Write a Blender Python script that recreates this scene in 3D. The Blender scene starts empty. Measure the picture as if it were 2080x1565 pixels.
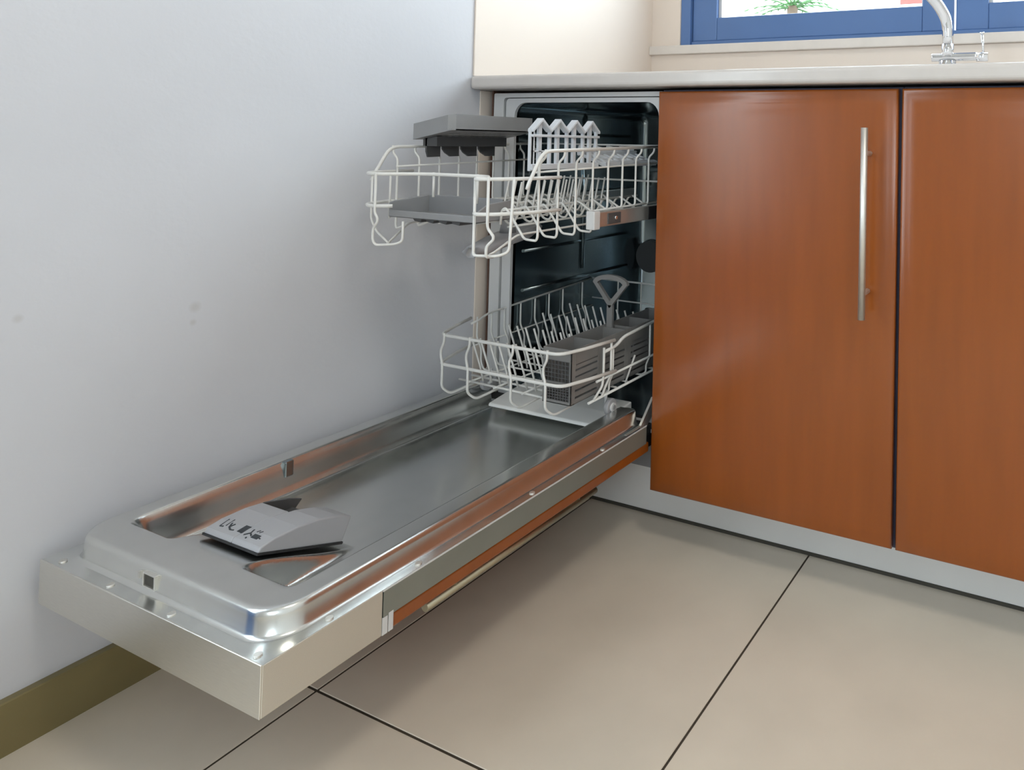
import bpy, math, random
from mathutils import Vector, Matrix
random.seed(7)
R = math.radians
sc = bpy.context.scene
COL = sc.collection

# ------------------------------------------------------------------ camera
CAM = Vector((1.24712, -1.21345, 0.78738))
YAW, PITCH, ROLL = 0.410908, -0.0228657, 0.0199828
FPX, SX, SY = 1470.61, 525.488, -523.998
def cam_axes():
    c, s = math.cos(YAW), math.sin(YAW)
    fw, rt, up = Vector((-s, c, 0)), Vector((c, s, 0)), Vector((0, 0, 1))
    c, s = math.cos(PITCH), math.sin(PITCH)
    fw, up = c*fw - s*up, c*up + s*fw
    c, s = math.cos(ROLL), math.sin(ROLL)
    rt, up = c*rt + s*up, c*up - s*rt
    return rt, up, fw
rt_, up_, fw_ = cam_axes()
cd = bpy.data.cameras.new('camera')
cd.sensor_fit = 'HORIZONTAL'; cd.sensor_width = 36.0
cd.lens = FPX/2080*36
cd.shift_x = -SX/2080; cd.shift_y = SY/2080
cd.clip_start = 0.02; cd.clip_end = 200
cam = bpy.data.objects.new('camera', cd); COL.objects.link(cam)
M = Matrix((rt_, up_, -fw_)).transposed().to_4x4(); M.translation = CAM
cam.matrix_world = M
sc.camera = cam

# ------------------------------------------------------------------ world, lights, exposure
sc.view_settings.view_transform = 'Standard'
sc.view_settings.look = 'None'
sc.view_settings.gamma = 1.0
sc.view_settings.use_curve_mapping = False
sc.view_settings.exposure = 0.0
sc.cycles.use_denoising = True
sc.cycles.max_bounces = 12
sc.cycles.diffuse_bounces = 6
sc.cycles.glossy_bounces = 6
sc.cycles.transparent_max_bounces = 16
sc.cycles.sample_clamp_indirect = 8.0
wd = bpy.data.worlds.new('sky'); sc.world = wd
wd.use_nodes = True
bg = wd.node_tree.nodes['Background']
bg.inputs['Color'].default_value = (0.86, 0.93, 1.0, 1)
bg.inputs['Strength'].default_value = 9.2

ADDED_LAMP = 22.0  # emission strength of the added ceiling lamp
def area(name, loc, rot, sx, sy, energy=0, color=(1, 1, 1), portal=False):
    l = bpy.data.lights.new(name, 'AREA'); l.shape = 'RECTANGLE'; l.size = sx; l.size_y = sy
    l.energy = energy; l.color = color
    o = bpy.data.objects.new(name, l); COL.objects.link(o)
    o.location = loc; o.rotation_euler = rot
    if portal: l.cycles.is_portal = True
    return o
# sky light enters through the window above the worktop and a glazed door in the painted wall
area('window_sky_portal', (0.94, 0.90, 1.64), (R(-90), 0, 0), 1.68, 1.12, portal=True)
area('glazed_door_sky_portal', (-0.16, -1.43, 1.25), (0, R(-90), 0), 1.66, 0.74, portal=True)
area('added_window_sky_portal', (1.70, -3.40, 1.45), (R(90), 0, 0), 1.1, 1.3, portal=True)  # portal of the added rear window

# ------------------------------------------------------------------ materials
MAT = {}
def mat(name, col, rough=0.5, metal=0.0, noise=0.0, nscale=8.0, bump=0.0, bscale=200.0, coat=0.0, coat_r=0.1,
        stretch=None, rnoise=0.0, spec=0.5):
    m = bpy.data.materials.new(name); m.use_nodes = True
    nt = m.node_tree; b = nt.nodes['Principled BSDF']
    b.inputs['Base Color'].default_value = (*col, 1)
    b.inputs['Roughness'].default_value = rough
    b.inputs['Metallic'].default_value = metal
    b.inputs['Coat Weight'].default_value = coat
    b.inputs['Coat Roughness'].default_value = coat_r
    b.inputs['Specular IOR Level'].default_value = spec
    tc = nt.nodes.new('ShaderNodeNewGeometry')
    mp = nt.nodes.new('ShaderNodeMapping'); nt.links.new(tc.outputs['Position'], mp.inputs['Vector'])
    if stretch: mp.inputs['Scale'].default_value = stretch
    if noise or rnoise:
        n = nt.nodes.new('ShaderNodeTexNoise'); n.inputs['Scale'].default_value = nscale; n.inputs['Detail'].default_value = 6
        nt.links.new(mp.outputs['Vector'], n.inputs['Vector'])
        if noise:
            cr = nt.nodes.new('ShaderNodeValToRGB')
            cr.color_ramp.elements[0].position = 0.3; cr.color_ramp.elements[1].position = 0.7
            cr.color_ramp.elements[0].color = (*[max(0, c*(1-noise)) for c in col], 1)
            cr.color_ramp.elements[1].color = (*[min(1, c*(1+noise)) for c in col], 1)
            nt.links.new(n.outputs['Fac'], cr.inputs['Fac'])
            nt.links.new(cr.outputs['Color'], b.inputs['Base Color'])
        if rnoise:
            mr = nt.nodes.new('ShaderNodeMapRange')
            mr.inputs['To Min'].default_value = max(0.02, rough-rnoise); mr.inputs['To Max'].default_value = rough+rnoise
            nt.links.new(n.outputs['Fac'], mr.inputs['Value']); nt.links.new(mr.outputs['Result'], b.inputs['Roughness'])
    if bump:
        n2 = nt.nodes.new('ShaderNodeTexNoise'); n2.inputs['Scale'].default_value = bscale
        nt.links.new(mp.outputs['Vector'], n2.inputs['Vector'])
        bp = nt.nodes.new('ShaderNodeBump'); bp.inputs['Strength'].default_value = bump; bp.inputs['Distance'].default_value = 0.002
        nt.links.new(n2.outputs['Fac'], bp.inputs['Height']); nt.links.new(bp.outputs['Normal'], b.inputs['Normal'])
    MAT[name] = m
    return m

def wall_mat():
    m = mat('painted_wall', (0.595, 0.60, 0.635), 0.55, noise=0.03, nscale=3.0, bump=0.15, bscale=90)
    nt = m.node_tree; b = nt.nodes['Principled BSDF']
    src = b.inputs['Base Color'].links[0].from_socket
    geo = nt.nodes.new('ShaderNodeNewGeometry')
    fac = None
    # three small scuffs on the paint: real marks with their own place and size
    for (p, r) in (((0, -0.5416, 0.520), 0.010), ((0, -0.7430, 0.545), 0.007), ((0, -0.5437, 0.497), 0.006)):
        d = nt.nodes.new('ShaderNodeVectorMath'); d.operation = 'DISTANCE'; d.inputs[1].default_value = p
        nt.links.new(geo.outputs['Position'], d.inputs[0])
        mr = nt.nodes.new('ShaderNodeMapRange'); mr.inputs['From Min'].default_value = r*0.3; mr.inputs['From Max'].default_value = r
        mr.inputs['To Min'].default_value = 0.22; mr.inputs['To Max'].default_value = 0.0
        nt.links.new(d.outputs['Value'], mr.inputs['Value'])
        if fac is None: fac = mr.outputs['Result']
        else:
            a = nt.nodes.new('ShaderNodeMath'); a.operation = 'MAXIMUM'
            nt.links.new(fac, a.inputs[0]); nt.links.new(mr.outputs['Result'], a.inputs[1]); fac = a.outputs['Value']
    mx = nt.nodes.new('ShaderNodeMix'); mx.data_type = 'RGBA'
    nt.links.new(fac, mx.inputs['Factor']); nt.links.new(src, mx.inputs['A']); mx.inputs['B'].default_value = (0.32, 0.28, 0.22, 1)
    nt.links.new(mx.outputs['Result'], b.inputs['Base Color'])
    return m
wall_mat()
mat('beige_wall', (0.77, 0.68, 0.60), 0.45, noise=0.02, nscale=4)
mat('white_paint', (0.72, 0.71, 0.69), 0.7, noise=0.02)
mat('floor_tile', (0.66, 0.585, 0.48), 0.30, noise=0.05, nscale=6, rnoise=0.05, bump=0.02, bscale=60)
mat('grout', (0.06, 0.045, 0.03), 0.9, noise=0.2, nscale=80)
mat('skirting_tile', (0.20, 0.16, 0.07), 0.35, noise=0.08, nscale=12)
mat('worktop_stone', (0.58, 0.54, 0.51), 0.22, noise=0.025, nscale=30)
mat('sill_stone', (0.70, 0.65, 0.60), 0.35, noise=0.03, nscale=30)
mat('cherry_wood', (0.255, 0.062, 0.005), 0.36, noise=0.07, nscale=5, stretch=(6, 6, 0.7), coat=0.9, coat_r=0.22, spec=0.15)
mat('carcass', (0.04, 0.04, 0.075), 0.6, noise=0.1)  # bluish tint puts the glare in the door gaps into the colour
mat('plinth', (0.70, 0.69, 0.67), 0.35, noise=0.03)
mat('dark_gap', (0.05, 0.045, 0.035), 0.7, noise=0.1)  # dark fill standing in for shade in the plinth gap and latch opening
mat('steel', (0.72, 0.73, 0.71), 0.22, 1.0, noise=0.03, nscale=30, rnoise=0.04)
mat('brushed_steel', (0.72, 0.70, 0.65), 0.40, 1.0, noise=0.05, nscale=60, stretch=(1, 30, 30), rnoise=0.06)
mat('shell_grey', (0.26, 0.27, 0.24), 0.42, 0.5, noise=0.04, nscale=20)
mat('shaded_steel', (0.30, 0.35, 0.37), 0.16, 1.0, noise=0.05, nscale=12, rnoise=0.05)  # same steel darkened, the tub's shade is put into its colour
mat('handle_steel', (0.72, 0.70, 0.66), 0.46, 1.0, noise=0.03, nscale=40)
mat('shaded_handle_steel', (0.50, 0.45, 0.33), 0.40, 1.0, noise=0.03, nscale=40)  # darker copy of the handle steel, stands in for shade under the door
mat('chrome', (0.80, 0.81, 0.83), 0.06, 1.0, noise=0.01)
mat('wire_coat', (0.72, 0.71, 0.68), 0.35, noise=0.02, nscale=40)
mat('frame_plastic', (0.62, 0.62, 0.62), 0.4, noise=0.02)
mat('shelf_plastic', (0.55, 0.57, 0.60), 0.38, noise=0.02)
mat('grey_plastic', (0.07, 0.07, 0.072), 0.42, noise=0.03, nscale=30)
mat('mid_grey_plastic', (0.26, 0.26, 0.265), 0.40, noise=0.03, nscale=30)
mat('basket_plastic', (0.20, 0.195, 0.19), 0.40, noise=0.03, nscale=30)
mat('panel_edge', (0.10, 0.05, 0.035), 0.5, noise=0.05)
mat('pale_grey_plastic', (0.36, 0.36, 0.375), 0.36, noise=0.02)
mat('lip_plastic', (0.85, 0.85, 0.83), 0.35, noise=0.02)
mat('black_rubber', (0.015, 0.015, 0.016), 0.6, noise=0.1)
mat('print_ink', (0.03, 0.035, 0.04), 0.6, noise=0.05)
mat('navy_frame', (0.09, 0.18, 0.40), 0.35, noise=0.03)  # navy lifted to a lighter blue, window glare put into the colour
mat('foliage', (0.05, 0.14, 0.04), 0.6, noise=0.3, nscale=5)
mat('bark', (0.13, 0.09, 0.06), 0.8, noise=0.3)
mat('render_wall', (0.75, 0.70, 0.66), 0.8, noise=0.05)
mat('red_cloth', (0.45, 0.06, 0.05), 0.8, noise=0.05)
mat('ground', (0.35, 0.33, 0.30), 0.9, noise=0.2)
def glass_mat():
    m = bpy.data.materials.new('window_glass'); m.use_nodes = True; nt = m.node_tree
    nt.nodes.remove(nt.nodes['Principled BSDF']); out = nt.nodes['Material Output']
    t = nt.nodes.new('ShaderNodeBsdfTransparent'); t.inputs['Color'].default_value = (0.93, 0.96, 0.96, 1)
    g = nt.nodes.new('ShaderNodeBsdfGlossy'); g.inputs['Roughness'].default_value = 0.02
    lw_ = nt.nodes.new('ShaderNodeLayerWeight'); lw_.inputs['Blend'].default_value = 0.5
    pw = nt.nodes.new('ShaderNodeMath'); pw.operation = 'POWER'; pw.inputs[1].default_value = 5.0; nt.links.new(lw_.outputs['Facing'], pw.inputs[0])
    f = nt.nodes.new('ShaderNodeMath'); f.operation = 'MULTIPLY_ADD'; f.inputs[1].default_value = 0.9; f.inputs[2].default_value = 0.03; nt.links.new(pw.outputs[0], f.inputs[0])
    mx = nt.nodes.new('ShaderNodeMixShader')
    nt.links.new(f.outputs[0], mx.inputs['Fac']); nt.links.new(t.outputs['BSDF'], mx.inputs[1]); nt.links.new(g.outputs['BSDF'], mx.inputs[2])
    nt.links.new(mx.outputs['Shader'], out.inputs['Surface']); MAT['window_glass'] = m
glass_mat()

# ------------------------------------------------------------------ geometry helpers
class MB:
    """collects geometry in world coordinates; build() links it as ONE mesh object"""
    def __init__(s): s.v = []; s.f = []; s.sm = []
    def add(s, vs, fs, smooth=False):
        o = len(s.v); s.v += [Vector(p) for p in vs]; s.f += [[i+o for i in f] for f in fs]; s.sm += [smooth]*len(fs); return s
    def box(s, x0, x1, y0, y1, z0, z1):
        vs = [(x, y, z) for z in (z0, z1) for y in (y0, y1) for x in (x0, x1)]
        return s.add(vs, [(0, 2, 3, 1), (4, 5, 7, 6), (0, 1, 5, 4), (2, 6, 7, 3), (0, 4, 6, 2), (1, 3, 7, 5)])
    def prism(s, poly, axis, a, b):
        """poly: 2D points in the plane normal to axis; x-> (y,z), y-> (x,z), z-> (x,y)"""
        def P(p, t):
            return {'x': (t, p[0], p[1]), 'y': (p[0], t, p[1]), 'z': (p[0], p[1], t)}[axis]
        n = len(poly)
        vs = [P(p, a) for p in poly] + [P(p, b) for p in poly]
        fs = [list(range(n))[::-1], list(range(n, 2*n))] + [[i, (i+1) % n, (i+1) % n+n, i+n] for i in range(n)]
        return s.add(vs, fs)
    def tube(s, pts, r, n=8, fil=0.0, caps=True, r_end=None):
        pts = [Vector(p) for p in pts]
        if fil and len(pts) > 2: pts = fillet(pts, fil)
        rings = []; prev = None
        for i, p in enumerate(pts):
            t = (pts[min(i+1, len(pts)-1)]-pts[max(i-1, 0)]).normalized()
            if prev is None:
                a = Vector((0, 0, 1)) if abs(t.z) < 0.9 else Vector((1, 0, 0))
                u = t.cross(a).normalized()
            else:
                u = (prev - t*prev.dot(t)).normalized()
            prev = u; w = t.cross(u)
            rr = r if r_end is None else r+(r_end-r)*i/(len(pts)-1)
            rings.append([p+rr*(math.cos(2*math.pi*k/n)*u+math.sin(2*math.pi*k/n)*w) for k in range(n)])
        vs = [q for ring in rings for q in ring]; fs = []
        for i in range(len(rings)-1):
            for k in range(n):
                fs.append((i*n+k, i*n+(k+1) % n, (i+1)*n+(k+1) % n, (i+1)*n+k))
        s.add(vs, fs, True)
        if caps:
            o = len(s.v)-len(vs)
            s.f += [[o+k for k in range(n)][::-1], [o+(len(rings)-1)*n+k for k in range(n)]]; s.sm += [False, False]
        return s
    def cyl(s, c, axis, r, h, n=24, r2=None):
        c = Vector(c); ax = Vector({'x': (1, 0, 0), 'y': (0, 1, 0), 'z': (0, 0, 1)}[axis])
        return s.tube([c-ax*h/2, c+ax*h/2], r, n, r_end=r2)
    def build(s, name, m, parent=None, bevel=0.0, seg=2, smooth=None, label=None):
        lo = Vector([min(p[i] for p in s.v) for i in range(3)]); hi = Vector([max(p[i] for p in s.v) for i in range(3)])
        c = (lo+hi)/2
        me = bpy.data.meshes.new(name)
        me.from_pydata([p-c for p in s.v], [], s.f)
        for p, q in zip(me.polygons, s.sm): p.use_smooth = q if smooth is None else smooth
        me.materials.append(MAT[m]); me.update()
        o = bpy.data.objects.new(name, me); COL.objects.link(o)
        if parent is not None:
            o.parent = parent; o.location = c-Vector(parent['_w'])
        else: o.location = c
        o['_w'] = tuple(c)
        if bevel:
            b = o.modifiers.new('bevel', 'BEVEL'); b.width = bevel; b.segments = seg; b.limit_method = 'ANGLE'; b.angle_limit = R(35)
            b.harden_normals = False
        if label: o['label'] = label
        return o
def fillet(pts, r, n=4):
    out = [pts[0]]
    for i in range(1, len(pts)-1):
        p = pts[i]; a = pts[i-1]-p; b = pts[i+1]-p
        la, lb = a.length, b.length
        if la < 1e-6 or lb < 1e-6: continue
        ang = a.angle(b)
        if ang > R(172): out.append(p); continue
        k = min(r, la*0.45, lb*0.45)
        p0 = p+a/la*k; p1 = p+b/lb*k
        for j in range(n+1):
            t = j/n; out.append((1-t)**2*p0+2*t*(1-t)*p+t*t*p1)
    out.append(pts[-1]); return out
def thing(name, loc, label, cat, group=None, kind=None):
    o = bpy.data.objects.new(name, None); COL.objects.link(o); o.location = loc; o.empty_display_size = 0.05
    o['_w'] = tuple(loc); return tag(o, label, cat, group, kind)
def tag(o, label, cat, group=None, kind=None):
    o['label'] = label; o['category'] = cat
    if group: o['group'] = group
    if kind: o['kind'] = kind
    return o
def copy_part(src, parent, offset):
    o = src.copy(); COL.objects.link(o); o.parent = parent
    w = Vector(src['_w'])+Vector(offset); o['_w'] = tuple(w); o.location = w-Vector(parent['_w']); return o
def sstep(t):
    t = max(0.0, min(1.0, t)); return t*t*(3-2*t)

XR, YB, YF, ZC = 2.40, 0.70, -3.25, 2.60        # room: right wall, back wall, front wall, ceiling

# ------------------------------------------------------------------ floor with single tiles
fl = MB().box(-0.125, XR, YF, YB, -0.06, -0.0018).build('floor', 'grout')
tag(fl, 'beige tiled kitchen floor with dark grout lines', 'floor', kind='structure')
XT = [-0.257+0.5123*i for i in range(7)]; YT = [0.518-1.0245*i for i in range(5)]
for i in range(len(XT)-1):
    for j in range(len(YT)-1):
        g = 0.0017
        x0, x1 = max(XT[i]+g, 0.0), min(XT[i+1]-g, XR-0.001); y1, y0 = YT[j]-g, max(YT[j+1]+g, YF+0.001)
        if x1-x0 < 0.02 or y1-y0 < 0.02: continue
        MB().box(x0, x1, y0, y1, -0.0017, 0.0).build('tile', 'floor_tile', fl, bevel=0.0008, seg=1)
MB().box(0.0, XR, 0.5185, YB, -0.0017, 0.0).build('tile', 'floor_tile', fl)

MB().box(-0.12, -0.0015, -1.80, -1.06, -0.0017, 0.0).build('threshold', 'worktop_stone', fl)
# ------------------------------------------------------------------ walls, ceiling
GY0, GY1, GZ1 = -1.80, -1.06, 2.10
w = MB().box(-0.12, 0.0, GY1, YB+0.2, -0.06, ZC).box(-0.12, 0.0, YF-0.12, GY0, -0.06, ZC).box(-0.12, 0.0, GY0, GY1, GZ1, ZC).build('wall_left', 'painted_wall')
tag(w, 'pale grey-blue painted wall beside the open dishwasher', 'wall', kind='structure')
WX0, WX1, WZ0, WZ1 = 0.104, 1.78, 1.083, 2.20
m_ = MB()
m_.box(0.0, WX0, YB, YB+0.16, 0, ZC).box(WX1, XR, YB, YB+0.16, 0, ZC).box(WX0, WX1, YB, YB+0.16, 0, 1.054).box(WX0, WX1, YB, YB+0.16, WZ1, ZC)
tag(m_.build('wall_back', 'beige_wall'), 'cream wall under and around the kitchen window', 'wall', kind='structure')
tag(MB().box(XR, XR+0.12, YF-0.12, YB+0.2, -0.06, ZC).build('wall_right', 'white_paint'), 'white wall on the right of the room', 'wall', kind='structure')
RX0, RX1, RZ0, RZ1 = 1.15, 2.25, 0.80, 2.10
m_ = MB().box(0, RX0, YF-0.12, YF, -0.06, ZC).box(RX1, XR, YF-0.12, YF, -0.06, ZC).box(RX0, RX1, YF-0.12, YF, -0.06, RZ0).box(RX0, RX1, YF-0.12, YF, RZ1, ZC)
tag(m_.build('wall_front', 'white_paint'), 'white wall behind the photographer', 'wall', kind='structure')
tag(MB().box(-0.12, XR+0.12, YF-0.12, YB+0.2, ZC, ZC+0.1).build('ceiling', 'white_paint'), 'white ceiling', 'ceiling', kind='structure')
bb = MB().prism([(0, 0), (0.0123, 0), (0.0123, 0.066), (0.011, 0.0674), (0, 0.0674)], 'y', GY1, 0.112).build('baseboard_left', 'skirting_tile')
tag(bb, 'olive-brown tile skirting along the painted wall', 'skirting', kind='structure')
# cream panel on the side wall above the worktop
sp = MB().box(0.0, 0.004, -0.010, YB, 0.9248, ZC-0.001).build('trim_1', 'beige_wall', bevel=0.001)
tag(sp, 'cream splash panel on the side wall above the worktop', 'wall panel', kind='structure')
# plinth
pl = MB().box(0.0, XR, 0.112, 0.128, 0.006, 0.100).build('trim_2', 'plinth', bevel=0.001)
tag(pl, 'long white plinth board under the wooden cabinets', 'plinth', kind='structure')
MB().box(0.0, XR, 0.1105, 0.127, 0.0, 0.006).build('plinth_gap_shade', 'dark_gap', pl)  # dark strip stands in for the shaded gap under the plinth

# ------------------------------------------------------------------ window
wn = thing('window_1', (0.94, YB, WZ0), 'navy framed kitchen window above the worktop', 'window', kind='structure')
wf = MB().box(WX0, WX0+0.033, YB+0.004, YB+0.075, WZ0, WZ1).box(WX1-0.033, WX1, YB+0.004, YB+0.075, WZ0, WZ1)
wf.box(WX0+0.033, WX1-0.033, YB+0.012, YB+0.075, WZ0, WZ0+0.012).box(WX0+0.033, WX1-0.033, YB+0.004, YB+0.075, WZ1-0.04, WZ1)
wf.build('window_frame', 'navy_frame', wn, bevel=0.002)
def sash(x0, x1, y):
    l, rr, b = 0.083, 0.083, 0.082
    z0, z1 = WZ0+0.012, WZ1-0.04
    m = MB().box(x0, x0+l, y, y+0.04, z0, z1).box(x1-rr, x1, y, y+0.04, z0, z1)
    m.box(x0+l, x1-rr, y, y+0.04, z0, z0+b-0.012).box(x0+l, x1-rr, y, y+0.04, z1-0.07, z1)
    s = m.build('sash', 'navy_frame', wn, bevel=0.003)
    MB().box(x0+l-0.005, x1-rr+0.005, y+0.019, y+0.023, z0+b-0.02, z1-0.065).build('pane', 'window_glass', s)
    g = MB()
    g.box(x0+l, x0+l+0.010, y+0.012, y+0.018, z0+b-0.012, z1-0.07).box(x1-rr-0.004, x1-rr, y+0.012, y+0.018, z0+b-0.012, z1-0.07)
    g.build('glazing_bead', 'frame_plastic', s)
sash(0.139, 0.925, YB+0.016)
sash(0.930, WX1-0.035, YB+0.022)
MB().box(0.004, XR-0.002, YB-0.016, YB+0.10, 1.0545, 1.0815).build('window_sill', 'sill_stone', wn, bevel=0.003)

# glazed door in the painted wall, just outside the picture
gd = thing('door_1', (0, -1.40, 0), 'glazed door with slim navy frame in the painted wall', 'door', kind='structure')
m_ = MB()
for y0, y1 in ((GY0, GY0+0.05), (GY1-0.05, GY1)): m_.box(-0.09, -0.03, y0, y1, 0, GZ1)
m_.box(-0.088, -0.032, GY0, GY1, GZ1-0.05, GZ1).box(-0.088, -0.032, GY0, GY1, 0, 0.05)
m_.build('door_frame', 'navy_frame', gd, bevel=0.003)
MB().box(-0.062, -0.058, GY0+0.045, GY1-0.045, 0.445, GZ1-0.045).build('pane', 'window_glass', gd)
MB().box(-0.075, -0.045, GY0+0.05, GY1-0.05, 0.05, 0.45).build('lower_panel', 'navy_frame', gd, bevel=0.003)
w2 = thing('added_window_2', (1.70, YF, RZ0), 'added unseen navy framed window in the rear wall, balancing the room light', 'window', kind='structure')  # unseen rear window, added to balance the brightness inside
m_ = MB().box(RX0, RX0+0.05, YF-0.09, YF-0.03, RZ0, RZ1).box(RX1-0.05, RX1, YF-0.09, YF-0.03, RZ0, RZ1).box(RX0+0.05, RX1-0.05, YF-0.09, YF-0.03, RZ0, RZ0+0.05).box(RX0+0.05, RX1-0.05, YF-0.09, YF-0.03, RZ1-0.05, RZ1)
m_.build('window_frame', 'navy_frame', w2, bevel=0.003)
MB().box(RX0+0.045, RX1-0.045, YF-0.062, YF-0.058, RZ0+0.045, RZ1-0.045).build('pane', 'window_glass', w2)
# unseen round ceiling lamp, added to balance the room brightness
def added_lamp_mat():
    m = bpy.data.materials.new('added_lamp_diffuser'); m.use_nodes = True; b = m.node_tree.nodes['Principled BSDF']
    b.inputs['Emission Color'].default_value = (1.0, 0.945, 0.86, 1); b.inputs['Emission Strength'].default_value = ADDED_LAMP; MAT['added_lamp_diffuser'] = m
added_lamp_mat()
cl = thing('added_ceiling_lamp', (1.60, -0.95, ZC), 'added round ceiling lamp, unseen, balancing the room light', 'lamp')
MB().cyl((1.60, -0.95, ZC-0.02), 'z', 0.26, 0.04, 40).build('added_lamp_housing', 'white_paint', cl)
MB().cyl((1.60, -0.95, ZC-0.055), 'z', 0.21, 0.03, 40, 0.24).build('added_lamp_diffuser', 'added_lamp_diffuser', cl)

# ------------------------------------------------------------------ outdoors
gr = MB().box(-30, 30, 0.95, 60, -3.2, -3.0).build('yard_ground', 'ground')
tag(gr, 'grey ground outside the window', 'ground', kind='structure')
gr = MB().box(-40, -0.13, -60, 0.9, -0.2, -0.07).build('terrace_ground', 'ground')
tag(gr, 'paved terrace outside the glazed door', 'ground', kind='structure')

# ------------------------------------------------------------------ worktop
wt = MB().box(0.0002, XR-0.001, -0.018, YB-0.001, 0.8946, 0.9245).build('worktop', 'worktop_stone', bevel=0.008, seg=4)
tag(wt, 'long cream stone worktop above the cabinets and dishwasher', 'worktop')

# ------------------------------------------------------------------ cabinets
def pillow_door(x0, x1, z0, z1, parent, hinge_left):
    """slab door with a soft raised field and rounded edges, front towards -y at y=0"""
    prof = [(0.0, 0.020), (0.0, 0.0085), (0.0012, 0.0062), (0.004, 0.0050), (0.010, 0.0036), (0.016, 0.0018), (0.021, 0.0006), (0.027, 0.0), (0.05, -0.0002), (0.09, -0.0002)]
    vs = []; fs = []
    for d, y in prof:
        vs += [(x0+d, y, z0+d), (x1-d, y, z0+d), (x1-d, y, z1-d), (x0+d, y, z1-d)]
    for i in range(len(prof)-1):
        for k in range(4): fs.append((4*i+k, 4*i+(k+1) % 4, 4*i+4+(k+1) % 4, 4*i+4+k))
    n = len(prof)-1; fs.append((4*n, 4*n+1, 4*n+2, 4*n+3)); fs.append((3, 2, 1, 0))
    return MB().add(vs, fs, True).build('cabinet_door', 'cherry_wood', parent)
def bar_handle(x, z0, z1, parent):
    m = MB().tube([(x, -0.036, z0), (x, -0.036, z1)], 0.0062, 16)
    h = m.build('handle', 'handle_steel', parent, label='brushed steel bar handle')
    L = z1-z0
    for f in (0.13, 0.865):
        MB().tube([(x, 0.0, z0+L*f), (x, -0.036, z0+L*f)], 0.0045, 12).build('handle_post', 'handle_steel', h)
labels = ['reddish wood base cabinet with bar handle, next to the dishwasher',
          'reddish wood base cabinet below the faucet, at the right edge of the photo',
          'reddish wood base cabinet beyond the faucet, third from the dishwasher',
          'reddish wood base cabinet in the far corner by the white wall']
CX = [0.4735, 0.9590, 1.4445, 1.9300]
for i, x in enumerate(CX):
    x1 = x+0.479 if i < 3 else XR-0.004
    c = thing('base_cabinet', (x+0.24, 0.3, 0.1072), labels[i], 'cabinet', 'wooden base cabinets under the worktop')
    b = MB()
    b.box(x, x+0.016, 0.024, 0.58, 0.102, 0.890).box(x1-0.016, x1+0.0055, 0.024, 0.58, 0.102, 0.890)
    b.box(x+0.016, x1-0.016, 0.024, 0.58, 0.102, 0.118).box(x+0.016, x1-0.016, 0.574, 0.58, 0.118, 0.890).box(x+0.016, x1-0.016, 0.024, 0.10, 0.874, 0.890)
    b.build('cabinet_body', 'carcass', c)
    d = pillow_door(x, x1, 0.1072, 0.8860, c, True)
    if i == 0: bar_handle(0.9060, 0.4965, 0.8175, d)
    elif i == 1: bar_handle(x1-0.047, 0.4965, 0.8175, d)
    else: bar_handle(x1-0.047, 0.4965, 0.8175, d)
# thin wooden end panel between the wall and the dishwasher
ep = MB().box(0.0150, 0.0195, 0.034, 0.58, 0.102, 0.8940).build('end_panel', 'panel_edge')
tag(ep, 'thin brown wooden end panel between painted wall and dishwasher', 'panel')
MB().box(0.0, 0.0030, 0.012, 0.055, 0.102, 0.8940).build('beige_strip', 'beige_wall', ep, bevel=0.001)  # thin beige strip on the wall beside the end panel

# ------------------------------------------------------------------ faucet
fa = thing('faucet', (0.9775, 0.5, 0.9245), 'chrome kitchen faucet with curved spout and pin lever by the window', 'faucet')
m_ = MB().cyl((0.9485, 0.5, 0.957), 'z', 0.020, 0.064, 28).cyl((0.9485, 0.5, 0.9275), 'z', 0.028, 0.006, 28)
m_.build('pedestal', 'chrome', fa)
m_ = MB().tube([(0.912, 0.5, 0.998), (0.915, 0.5, 0.998), (1.012, 0.5, 0.998), (1.016, 0.5, 0.998)], 0.0095, 20)
m_.build('mixer_body', 'chrome', fa)
MB().cyl((1.027, 0.5, 0.9965), 'x', 0.0105, 0.026, 20).build('lever_hub', 'chrome', fa)
lv = MB().tube([(1.030, 0.5, 1.000), (1.0262, 0.5, 1.050)], 0.0030, 12).build('lever', 'chrome', fa)
MB().tube([(1.0262, 0.5, 1.0495), (1.0259, 0.5, 1.0535)], 0.0052, 14).build('lever_cap', 'chrome', lv)
MB().tube([(0.9485, 0.5, 0.998), (0.9485, 0.5, 1.028)], 0.0137, 24).build('spout_collar', 'chrome', fa)
sp_ = [(.9485,.5,1.0284),(.9485,.5,1.062),(.944,.494,1.09),(.930,.474,1.118),(.905,.44,1.148),(.87,.39,1.18),(.82,.32,1.20),(.77,.25,1.19),(.745,.21,1.16)]
sp_ = fillet([Vector(p) for p in sp_], 0.03, 6)
m_ = MB().tube(sp_, 0.0132, 24)
m_.build('spout', 'chrome', fa)

# ------------------------------------------------------------------ dishwasher
dw = thing('dishwasher', (0.2445, 0.2, 0.10), 'open built-in slimline dishwasher with steel door lowered flat', 'dishwasher')
DX0, DX1 = 0.0215, 0.4675
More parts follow.
